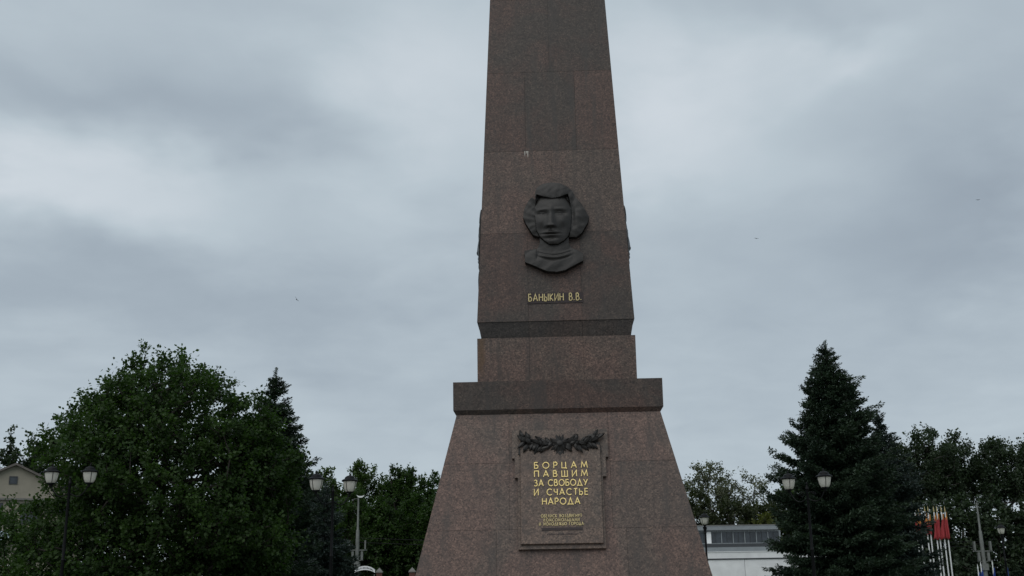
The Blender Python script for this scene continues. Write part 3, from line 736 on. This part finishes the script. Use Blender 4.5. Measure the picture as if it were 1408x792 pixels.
spruce('spruce_tree', 'low bluish spruce between the left spruce and the middle lamp', (-8.6, 50, 0), 6.3, [(0, 2.0), (3, 1.5), (5.3, .5), (6.3, .05)], 23, 'spruce_blue', .8, .34)
spruce('spruce_tree', 'tallest dark spruce behind the right twin lamp', (13.15, 45, 0), 11.45, [(0, 3.25), (2.3, 3.1), (4.6, 2.8), (6.2, 2.3), (7.6, 1.75), (9.4, .98), (10.6, .42), (11.45, .04)], 24, dens=1.3)
spruce('spruce_tree', 'shorter spruce leaning against the right of the tallest spruce', (15.75, 47, 0), 8.7, [(0, 2.3), (3, 1.75), (5.6, 1.35), (7.5, .55), (8.7, .04)], 25, 'spruce_blue')

G2 = 'broadleaf trees behind the fence'
for i, (x, y, h, r_, lab, mt) in enumerate((
        (-20.4, 104, 13.2, 2.6, 'light green tree top next to the left spruce', 'linden'), (-18.3, 106, 13.1, 2.3, 'pale leafy tree behind the left lantern of the middle lamp', 'linden'),
        (-14.6, 105, 13.9, 2.5, 'loose round tree behind the slim light mast', 'linden'), (-12.3, 108, 12.3, 2.0, 'lower tree in the dip between two taller crowns', 'maple'),
        (-10.6, 105, 13.9, 2.0, 'tall narrow dark tree left of the pedestal', 'maple'), (-8.0, 104, 12.4, 2.2, 'dark tree touching the left edge of the pedestal', 'maple'),
        (-5.0, 106, 12.2, 2.4, 'dark tree mostly hidden behind the left of the pedestal', 'maple'))):
    leafy_tree('broadleaf_tree', lab, (x, y, 0), [(.6, r_ * .9), (h * .35, r_ * 1.15), (h * .65, r_), (h * .86, r_ * .62), (h * .97, r_ * .18)], 40 + i, mt, K=280, twigs=5, per=17, leaf=.25, twl=.7, trunk_r=.2, group=G2, lob=.3)
G3 = 'low trees filling the ground behind the fence'
for i, (x, h, lab) in enumerate(((-22.6, 9.4, 'low dark tree under the light green top beside the left spruce'), (-19.6, 9.8, 'low dark tree behind the left lantern of the middle lamp'), (-16.6, 9.2, 'low dark tree behind the middle lamp pole'), (-13.7, 9.4, 'low dark tree behind the slim light mast'), (-11.2, 9.0, 'low dark tree behind the arched sign'), (-8.8, 9.6, 'low dark tree between brick fence pillars near the pedestal'), (-6.3, 9.4, 'low dark tree behind the left edge of the pedestal'))):
    leafy_tree('low_tree', lab, (x, 95 + i % 3, 0), [(.3, 2.0), (3, 2.4), (h * .65, 2.1), (h * .9, 1.2), (h, .4)], 60 + i, 'maple', K=270, twigs=5, per=17, leaf=.24, twl=.7, trunk_r=.14, group=G3)

wood = leafy_tree('far_wood', 'mass of dark trees continuing behind the obelisk', (4.5, 104, 0), [(.3, 2.6), (4, 3.0), (8, 2.6), (10.6, 1.0), (11.6, .3)], 66, 'maple', K=620, twigs=5, per=15, leaf=.28, twl=.8, trunk_r=.2, squash=(3.2, 1.2), cat='wood')
wood['kind'] = 'stuff'
leafy_tree('sparse_tree', 'thin crowned tree with sky between its boughs right of the pedestal', (18.6, 105, 0), [(7.2, 1.6), (9.4, 2.6), (11.0, 2.5), (12.2, 1.0)], 71, 'dull', K=120, twigs=5, per=11, leaf=.23, twl=.8, trunk_r=.17, lob=.35, bark='bark')
leafy_tree('sparse_tree', 'half bare twiggy tree behind the white building', (22.3, 105, 0), [(6.5, 1.4), (9, 2.1), (10.6, 1.7), (11.7, .6)], 72, 'dull', K=110, twigs=4, per=7, leaf=.2, twl=.8, trunk_r=.15, lob=.4)
leafy_tree('broadleaf_tree', 'green tree peeping out left of the tallest spruce', (24.9, 99, 0), [(.5, 2.2), (5, 2.6), (8.5, 1.9), (10.6, .6)], 73, 'linden', K=210, twigs=5, per=11, leaf=.32, twl=.75, group=None)
for i, (x, y, h, r_, lab) in enumerate(((15.6, 97, 9.6, 2.9, 'dense tree meeting the right edge of the pedestal above the white building'), (18.9, 96, 8.8, 2.9, 'brownish low tree over the middle of the clerestory'), (22.0, 98, 8.9, 2.9, 'dull low tree under the half bare tree'), (27.5, 97, 8.6, 2.6, 'low tree hidden behind the tallest spruce'))):
    leafy_tree('low_tree', lab, (x, y, 0), [(.4, r_ * .9), (h * .4, r_ * 1.1), (h * .75, r_ * .8), (h * .97, r_ * .25)], 80 + i, 'bush', K=220, twigs=5, per=16, leaf=.24, twl=.7, trunk_r=.14)
leafy_tree('yellow_shrub', 'yellow green shrub top above the clerestory roof', (20.9, 93, 0), [(.4, .9), (4, 1.1), (6.3, .8), (7.2, .25)], 90, 'yellow', K=60, twigs=5, per=10, leaf=.24, twl=.5, trunk_r=.08, cat='shrub')
for i, (x, y, h, r_, lab) in enumerate(((32.4, 94, 13.6, 2.25, 'poplar rising just behind the shorter spruce'), (34.6, 92, 14.4, 2.55, 'poplar above the orange and red flags'), (37.2, 93, 14.2, 2.45, 'poplar with upright boughs left of the right mast'), (40.6, 92, 13.7, 2.25, 'poplar standing over the right light mast'), (43.6, 92, 13.2, 2.25, 'poplar cut by the right border of the picture'))):
    x, y, h = x * 1.07, y + 7, h * 1.045
    leafy_tree('poplar_tree', lab, (x, y, 0), [(8.3, r_ * .8), (h * .68, r_), (h * .84, r_ * .75), (h * .95, r_ * .3)], 100 + i, 'poplar', K=175, twigs=5, per=16, leaf=.235, twl=.95, up=.95, trunk_r=.2, bark='bark_pale', lob=.3, group='poplars beyond the flags')
for i, (x, h, lab) in enumerate(((30.6, 8.6, 'low dark tree behind the lower skirts of the shorter spruce'), (33.3, 8.0, 'low dark tree behind the flagpoles'), (36.0, 7.7, 'low dark tree just left of the right mast'), (38.6, 8.1, 'low dark tree behind the far right lamp'), (41.4, 8.4, 'low dark tree right of the far right lamp'), (44.2, 8.2, 'low dark tree at the right border'))):
    x *= .96
    leafy_tree('low_tree', lab, (x, 93, 0), [(.3, 2.1), (3, 2.4), (6, 1.9), (h, .5)], 120 + i, 'poplar', K=200, twigs=5, per=11, leaf=.30, twl=.7, trunk_r=.14, group='low trees behind the flags')
for i, (x, h, r_, lab) in enumerate(((-61.6, 18.6, 1.2, 'distant dark poplar at the left border'), (-59.8, 21, 1.5, 'tallest distant poplar over the beige gable'), (-57.3, 20.2, 1.3, 'distant poplar right of the gable peak'), (-55.2, 19.0, 1.6, 'distant poplar touching the maple outline'))):
    leafy_tree('distant_poplar', lab, (x, 130, 0), [(1, r_ * .9), (h * .5, r_ * 1.15), (h * .8, r_ * .8), (h * .98, r_ * .2)], 140 + i, 'poplar', K=190, twigs=4, per=9, leaf=.40, twl=.8, up=.9, trunk_r=.2, group='distant poplars behind the beige house')

# ------------------------------------------------------------------ street lamps
def lantern(parent, x, z, sc=1.1):
    S = lambda pr: [(r_ * sc, z + zz * sc) for r_, zz in pr]
    l = MB().lathe(S([(.03, -.10), (.045, -.03), (.10, -.02), (.105, .012), (.0, .012)]), x, 0, 14)
    for k in range(4):
        a = k * math.pi / 2 + .5
        l.tube([(x + .108 * sc * math.cos(a), .108 * sc * math.sin(a), z + .005), (x + .150 * sc * math.cos(a), .150 * sc * math.sin(a), z + .08 * sc), (x + .192 * sc * math.cos(a), .192 * sc * math.sin(a), z + .29 * sc)], .009 * sc, 5)
    lo = l.link('lantern', M['black_iron'], parent, True)
    MB().lathe(S([(.095, .013), (.125, .04), (.150, .10), (.176, .22), (.184, .285)]), x, 0, 18).link('lamp_shade', M['shade'], lo, True)
    MB().lathe(S([(.0, .288), (.222, .288), (.225, .318), (.205, .335), (.145, .365), (.135, .40), (.125, .41), (.085, .440), (.03, .455), (.018, .47), (.024, .49), (.012, .525), (.0, .53)]), x, 0, 18).link('cap', M['black_iron'], lo, True)


def twin_lamp(label, loc, rotz, ztop):
    t_ = thing('street_lamp', label, 'street lamp', loc, rotz, 'black park lamps with white shades')
    p_ = MB().lathe([(.17, 0), (.17, .12), (.12, .2), (.095, .9), (.075, 1.0), (.06, 1.1), (.048, 2.6), (.06, 2.63), (.044, 2.68), (.038, ztop - .15), (.055, ztop - .12), (.03, ztop - .05), (.018, ztop), (.035, ztop + .04), (.0, ztop + .09)], 0, 0, 12)
    p_.link('pole', M['black_iron'], t_, True)
    for sg in (-1, 1):
        pts = [(sg * (.03 + .53 * s), 0, ztop - .42 - .12 * math.sin(s * math.pi * .9) + .30 * s ** 3) for s in [i / 10 for i in range(11)]]
        a = MB().tube(pts, .018, 6)
        cur = [(sg * (.17 + .10 * (1 - k / 22) * math.cos(k * .5)), 0, ztop - .30 + .10 * (1 - k / 22) * math.sin(k * .5)) for k in range(18)]
        a.tube(cur, .009, 5); a.tube([(sg * .03, 0, ztop - .2), (sg * .16, 0, ztop - .24), (sg * .27, 0, ztop - .31)], .009, 5)
        a.link('arm', M['black_iron'], t_, True)
        lantern(t_, sg * .56, ztop - .12)


twin_lamp('black twin lamp in front of the big maple', (-13.33, 33, 0), R(4), 4.98)
twin_lamp('black twin lamp between the left spruce and the obelisk', (-5.44, 33, 0), R(37), 4.62)
twin_lamp('black twin lamp in front of the tallest spruce', (8.97, 34, 0), R(-32), 4.57)


def single_lamp(label, loc, rotz, z):
    t_ = thing('street_lamp', label, 'street lamp', loc, rotz, 'black park lamps with white shades')
    MB().lathe([(.17, 0), (.17, .12), (.12, .2), (.095, .9), (.075, 1.0), (.06, 1.1), (.048, 2.6), (.06, 2.63), (.044, 2.68), (.038, z - .35), (.07, z - .33), (.045, z - .26), (.09, z - .1), (.04, z - .07)], 0, 0, 12).link('pole', M['black_iron'], t_, True)
    lantern(t_, 0, z, 1.0)


single_lamp('single black lamp between the pedestal and the white building', (7.80, 46, 0), .3, 4.05)
single_lamp('single black lamp at the far right before dark trees', (24.32, 56, 0), .3, 3.91)

# ------------------------------------------------------------------ light masts
def mast(label, loc, rotz, top, zb, hook):
    t_ = thing('light_mast', label, 'light mast', loc, rotz, 'tall light masts')
    MB().lathe([(.20, 0), (.20, .4), (.17, zb - 1.2), (.15, zb + .6), (.13, zb + 1.5), (.085, zb + 1.6), (.06, top)], 0, 0, 10).link('mast', M['steel_pole'], t_, True)
    for sg in (-1, 1):
        MB().box(sg * .60 - .06, sg * .60 + .06, -.22, .12, zb + .05, zb + .75).link('floodlight', M['steel_pole'], t_)
        MB().box(sg * .36 - .09, sg * .36 + .09, -.2, .1, zb - .75, zb - .1).link('switch_box', M['steel_pole'], t_)
    MB().box(-.75, .75, -.05, .05, zb - .04, zb + .045).link('cross_arm', M['steel_pole'], t_)
    MB().box(-.47, .47, -.05, .05, zb - .82, zb - .755).link('cross_arm', M['steel_pole'], t_)
    MB().box(-.24, .24, -.26, .05, zb - 1.45, zb - .95).link('cabinet', M['steel_pole'], t_)
    if hook:
        MB().tube([(0, 0, top - .12), (-.3, 0, top - .14), (-.55, 0, top - .24)], .022, 6).link('bracket', M['steel_pole'], t_, True)
        b_ = MB(); n = 10
        pts = [(.85 * math.cos(math.pi + math.pi * i / n) * .55 + .25, .5 * math.sin(math.pi + math.pi * i / n) * .55 + .28) for i in range(n + 1)] + [(.85 * math.cos(2 * math.pi - math.pi * i / n) * .5 + .25, .2 * math.sin(2 * math.pi - math.pi * i / n) * .5 + .27) for i in range(1, n)]
        V = [(x * .62, -.1, top + z * .8 - .05) for x, z in pts] + [(x * .62, .1, top + z * .8 - .05) for x, z in pts]; k = len(pts)
        b_.add(V, [tuple(range(k - 1, -1, -1)), tuple(range(k, 2 * k))] + [(i, (i + 1) % k, (i + 1) % k + k, i + k) for i in range(k)]).link('lamp_head', M['white_paint'], t_)


mast('slim steel light mast with floodlights beside the arched sign', (-12.46, 88, 0), .15, 8.85, 4.75, True)
mast('slim steel light mast with floodlights right of the red flags', (36.55, 88, 0), -.1, 7.7, 3.95, False)
cb = thing('overhead_cable', 'pair of thin dark cables strung between the two light masts', 'cable', (-12.46, 88, 0))
for dz_ in (5.7, 5.35):
    MB().tube([(49 * s, .2 * s, dz_ - s * 1.0 - 1.1 * 4 * s * (1 - s) * .4) for s in [i / 20 for i in range(21)]], .025, 5).link('cable', M['black_iron'], cb)

# ------------------------------------------------------------------ flags
def flagpole(label, x, y, h, seed, cols, bottom, group):
    t_ = thing('flagpole', label, 'flagpole', (x, y, 0), 0, group)
    MB().lathe([(.038, 0), (.034, 2), (.028, h - .18), (.0, h - .179)], 0, 0, 8).link('pole', M['white_paint'], t_, True)
    MB().lathe([(.02, h - .18), (.035, h - .10), (.022, h), (.0, h + .14)], 0, 0, 8).link('finial', M['gold_worn'] if cols[0] != 'blue_cloth' else M['white_paint'], t_, True)
    rng = np.random.default_rng(seed); nu, nv = 9, 14; zt = h - .22; ln = zt - bottom
    X = np.zeros((nv, nu, 3)); ph = rng.uniform(0, 6)
    for j in range(nv):
        tt = j / (nv - 1)
        for i in range(nu):
            s = i / (nu - 1); wdt = .07 + .17 * tt ** .7
            X[j, i] = (.05 - (wdt + .05) * s * (.8 + .2 * math.sin(ph + 3 * tt)), -.075 + .06 * math.sin(s * 9 + ph + tt * 2.5) * (.3 + tt * .7), zt - ln * tt - .25 * s * (1 - tt) * (1 if tt > 0 else 1.3) + .05 * math.sin(s * 7 + ph))
    idx = np.arange(nu * nv).reshape(nv, nu); Q = np.stack([idx[1:, :-1], idx[1:, 1:], idx[:-1, 1:], idx[:-1, :-1]], -1)
    me = mesh_np('flag', X.reshape(-1, 3), Q.reshape(-1, 4), smooth=True)
    for c in cols: me.materials.append(M[c])
    if len(cols) > 1:
        for k, p_ in enumerate(me.polygons):
            j, i = divmod(k, nu - 1); p_.material_index = 0 if (j / (nv - 2) + .35 * i / (nu - 1)) < (.55 if seed < 204 else .22) else 1
    o_ = link('flag', me, None, t_); sm = o_.modifiers.new('thickness', 'SOLIDIFY'); sm.thickness = .008
FL = [(19.72, 'farthest left flagpole glimpsed through the spruce boughs'), (19.90, 'second flagpole glimpsed through the spruce boughs'), (20.22, 'flagpole with orange topped flag at the spruce edge'), (20.38, 'flagpole with orange topped flag just clear of the spruce'), (20.66, 'left pole of the close cluster of red flags'), (20.81, 'second pole in the close cluster of red flags'), (21.03, 'third pole in the close cluster of red flags'), (21.21, 'rightmost pole of the red flag row')]
for i, (x, lab) in enumerate(FL):
    flagpole(lab, x + .02, 55, 5.15, 200 + i, ('orange_cloth', 'red_paint'), 3.66 if i > 3 else 4.0 - .1 * (i % 2), 'red and orange flags on white poles')
for i, (x, h, lab) in enumerate(((24.55, 2.42, 'white pole with a blue flag left of the right mast foot'), (24.85, 2.55, 'white pole with a blue flag at the right mast foot'), (25.35, 2.62, 'white pole with a blue flag under the far right lamp'), (26.20, 2.52, 'white pole with a blue flag nearest the right border'))):
    flagpole(lab, x, 60 + .3 * (i % 2), h, 300 + i, ('blue_cloth',), .9, 'blue flags on white poles')

# ------------------------------------------------------------------ fence and arched sign
fe = thing('fence', 'iron fence with red brown brick pillars left of the pedestal', 'fence', (0, 89, 0))
xs = [-30.6, -28.1, -25.7, -23.2, -20.8, -18.4, -16.0, -13.72, -10.82, -8.22, -5.7, -3.2]
for x in xs:
    pl = MB().box(x - .22, x + .22, -.22, .22, 0, 3.02).link('pillar', M['brick_red'], fe)
    MB().add([(x - .27, -.27, 3.022), (x + .27, -.27, 3.022), (x + .27, .27, 3.022), (x - .27, .27, 3.022), (x - .27, -.27, 3.1), (x + .27, -.27, 3.1), (x + .27, .27, 3.1), (x - .27, .27, 3.1), (x, 0, 3.42)],
             [(3, 2, 1, 0), (0, 1, 5, 4), (1, 2, 6, 5), (2, 3, 7, 6), (3, 0, 4, 7), (4, 5, 8), (5, 6, 8), (6, 7, 8), (7, 4, 8)]).link('cap', M['concrete'], pl)
barm = MB().lathe([(.018, .3), (.018, 2.45), (.0, 2.6)], 0, 0, 5).mesh('bar'); barm.materials.append(M['black_iron'])
for a, b2 in zip(xs[:-1], xs[1:]):
    MB().box(a + .225, b2 - .225, -.025, .025, .42, .48).link('rail', M['black_iron'], fe); MB().box(a + .225, b2 - .225, -.025, .025, 2.2, 2.26).link('rail', M['black_iron'], fe)
    k = int((b2 - a - .5) / .22)
    for i in range(k): link('bar', barm, None, fe, (a + .36 + i * (b2 - a - .72) / max(1, k - 1), 0, 0))
ar = thing('arched_sign', 'white arched sign board beside the foot of the light mast', 'sign', (-11.44, 85, 0))
bd = MB(); n = 14; A0, A1 = R(48), R(132); Ro, Ri = 1.16, .86
pts = [(Ro * math.cos(A0 + (A1 - A0) * i / n), Ro * math.sin(A0 + (A1 - A0) * i / n) - Ro + 3.48) for i in range(n + 1)] + [(Ri * math.cos(A1 - (A1 - A0) * i / n) * 1.34, Ri * math.sin(A1 - (A1 - A0) * i / n) - Ro + 3.48) for i in range(n + 1)]
k = len(pts); V = [(x, -.04, z) for x, z in pts] + [(x, .04, z) for x, z in pts]
bd.add(V, [(i, i + 1, k - 2 - i, k - 1 - i) for i in range(n)] + [(k + i, k + k - 1 - i, k + k - 2 - i, k + i + 1) for i in range(n)] + [((i + 1) % k, i, i + k, (i + 1) % k + k) for i in range(k)]).link('board', M['white_paint'], ar)
lt = MB(); rng = random.Random(3)
for i in range(13):                                # dark blurred lettering, too far to read
    a = A1 - R(9) - (A1 - A0 - R(18)) * i / 12; rm = 1.03; x, z = rm * math.cos(a) * 1.08, rm * math.sin(a) - Ro + 3.465
    lt.box(x - .033, x + rng.uniform(.01, .035), -.048, -.041, z - .055, z + rng.uniform(.03, .06))
lt.link('lettering', M['dark_frame'], ar)
for x in (-.72, .72): MB().lathe([(.04, 0), (.04, 2.86)], x, .09, 8).link('post', M['steel_pole'], ar)

# ------------------------------------------------------------------ white building on the right
wb = thing('white_building', 'low white building with a glazed clerestory right of the pedestal', 'building', (10, 80, 0), R(-.6))
xs = [-4.0, -.6, 2.8, 6.2, 9.6, 13.0, 16.4]
for a, b2 in zip(xs[:-1], xs[1:]): MB().box(a + .012, b2 - .012, -.1, .1, 0, 3.42).link('wall_panel', M['white_paint'], wb)
MB().box(-3.95, 16.35, .12, 9.8, 0, 3.9).link('wall', M['white_paint'], wb)
MB().box(-4.02, 16.42, -.16, .1, 3.423, 3.50).link('gutter', M['dark_frame'], wb)
MB().box(-4.02, 16.42, -.10, .1, 3.503, 3.93).link('parapet', M['white_paint'], wb)
MB().box(-4.06, 16.46, -.14, .14, 3.933, 3.98).link('coping', M['white_paint'], wb)
MB().box(-4.0, 16.4, .6, .8, 3.905, 4.30).link('roof_upstand', M['pale_grey'], wb)
MB().box(7.0, 8.1, -.125, -.1, .2, 2.9).link('door', M['white_paint'], wb)
MB().box(1.4, 1.46, -.16, -.1, 0, 3.42).link('drainpipe', M['pale_grey'], wb)
MB().box(-3.5, 9.5, 4.2, 8.5, 3.905, 5.60).link('clerestory_wall', M['dark_frame'], wb)
MB().box(-3.5, 9.55, 3.95, 4.15, 4.20, 4.66).link('sill', M['dark_frame'], wb)
MB().box(-3.6, 9.62, 3.8, 8.7, 5.62, 5.98).link('clerestory_roof', M['pale_grey'], wb)
MB().box(-3.62, 9.64, 3.78, 3.80 - .002, 5.60, 5.66).link('drip_edge', M['dark_frame'], wb)
MB().box(-3.62, 9.66, 3.76, 8.75, 5.983, 6.03).link('roof_edge', M['concrete'], wb)
x = -3.3; i = 0
while x < 9.0:
    wn = MB(); wdw = .80
    wn.box(x - .03, x + .03, 4.02, 4.196, 4.665, 5.60).box(x + .03, x + wdw + .04, 4.03, 4.196, 4.663, 4.72).box(x + .03, x + wdw + .04, 4.03, 4.196, 5.53, 5.598)
    wo_ = wn.link('window', M['pale_grey'], wb)
    MB().box(x + .032, x + wdw + .038, 4.10, 4.15, 4.722, 5.528).link('pane', M['glass'], wo_)
    MB().box(x + .40, x + .43, 4.06, 4.098, 4.722, 5.528).link('glazing_bar', M['dark_frame'], wo_)
    x += .87
MB().box(x - .05, x + .07, 4.02, 4.196, 4.665, 5.60).link('end_post', M['pale_grey'], wb)
MB().box(4.28, 4.62, 3.99, 4.018, 4.70, 5.56).link('white_shutter', M['white_paint'], wb)

# ------------------------------------------------------------------ beige house on the left
bh_ = thing('beige_house', 'beige gabled house at the left border behind the maple', 'building', (-40.9, 90, 0), R(24))
hw, ez_, az_ = 5.5, 9.3, 12.0
MB().add([(-hw, 0, 0), (hw, 0, 0), (hw, 0, 9.2), (-hw, 0, 9.2), (-hw, 22, 0), (hw, 22, 0), (hw, 22, 9.2), (-hw, 22, 9.2)], [(0, 1, 2, 3), (1, 5, 6, 2), (5, 4, 7, 6), (4, 0, 3, 7), (3, 2, 6, 7)]).link('wall', M['beige'], bh_)
MB().add([(-hw, 0, 9.36), (hw, 0, 9.36), (0, 0, az_), (-hw, 22, 9.36), (hw, 22, 9.36), (0, 22, az_)], [(0, 1, 2), (5, 4, 3), (0, 3, 4, 1)]).link('gable', M['beige'], bh_)
MB().box(-hw - .25, hw + .25, -.25, 22.2, 9.202, 9.357).link('cornice', M['concrete'], bh_)
sl = (az_ - 9.36) / hw; rf = MB()
for sg in (-1, 1):
    e = hw + .5; z_e = az_ - sl * e
    V = [(0, -.4, az_ + .01), (sg * e, -.4, z_e + .01), (sg * e, 22.4, z_e + .01), (0, 22.4, az_ + .01), (0, -.4, az_ + .19), (sg * e, -.4, z_e + .19), (sg * e, 22.4, z_e + .19), (0, 22.4, az_ + .19)]
    rf.add(V, [(0, 1, 2, 3), (4, 7, 6, 5), (0, 4, 5, 1), (1, 5, 6, 2), (2, 6, 7, 3)])
rfo = rf.link('roof', M['roof'], bh_)
def hwin(x, z, wd, h):
    f_ = MB().box(x - wd / 2 - .07, x + wd / 2 + .07, -.06, -.003, z - .07, z).box(x - wd / 2 - .07, x + wd / 2 + .07, -.06, -.003, z + h, z + h + .07).box(x - wd / 2 - .07, x - wd / 2, -.06, -.003, z + .001, z + h - .001).box(x + wd / 2, x + wd / 2 + .07, -.06, -.003, z + .001, z + h - .001)
    fo = f_.link('window', M['dark_frame'], bh_); MB().box(x - wd / 2, x + wd / 2, -.03, -.004, z, z + h).link('pane', M['glass'], fo)
hwin(-.1, 10.55, .5, .5)
for z in (1.4, 4.4, 7.4):
    for x in (-4.2, -1.4, 1.4, 4.2): hwin(x, z, 1.3, 1.5)
for z in (3.5, 6.15):
    bo = MB().box(-2.6, .6, -1.1, -.002, z - .15, z).box(-2.6, .6, -1.1, -1.02, z + .002, z + .55).box(-2.6, -2.52, -1.018, -.003, z + .002, z + .55).box(.52, .6, -1.018, -.003, z + .002, z + .55).link('balcony', M['balcony'] if z > 5 else M['white_paint'], bh_)
    if z < 5: MB().box(-.5, -.1, -1.2, -1.104, z + .15, z + .45).link('flower_box', M['red_paint'], bo)

# ------------------------------------------------------------------ birds
for (x, y, z, an, lab) in ((-14.31, 70, 20.37, .9, 'small dark bird gliding in the sky above the maple'), (16.51, 70, 24.14, .1, 'tiny bird in the sky just right of the shaft'), (31.77, 70, 26.65, .0, 'tiny bird high in the sky near the right border')):
    sc = .22 if an > .5 else .13
    b_ = MB().lathe([(.0, -.55 * sc), (.11 * sc, -.3 * sc), (.17 * sc, .1 * sc), (.10 * sc, .5 * sc), (.0, .7 * sc)], 0, 0, 8)
    bi = thing('bird', lab, 'bird', (x, y, z), 0, 'birds in the sky'); bi.rotation_euler = (R(90), an, 0)
    b_.link('body', M['bird'], bi, True)
    for sg in (-1, 1):
        MB().add([(sg * .1 * sc, 0, .2 * sc), (sg * .1 * sc, 0, -.25 * sc), (sg * .7 * sc, .22 * sc, -.2 * sc), (sg * 1.35 * sc, .1 * sc, -.35 * sc), (sg * .7 * sc, .24 * sc, .15 * sc),
                  (sg * .1 * sc, -.05 * sc, .2 * sc), (sg * .1 * sc, -.05 * sc, -.25 * sc), (sg * .7 * sc, .18 * sc, -.2 * sc), (sg * .7 * sc, .2 * sc, .15 * sc)],
                 [(0, 1, 2, 4), (4, 2, 3), (5, 8, 7, 6), (8, 3, 7)]).link('wing', M['bird'], bi)
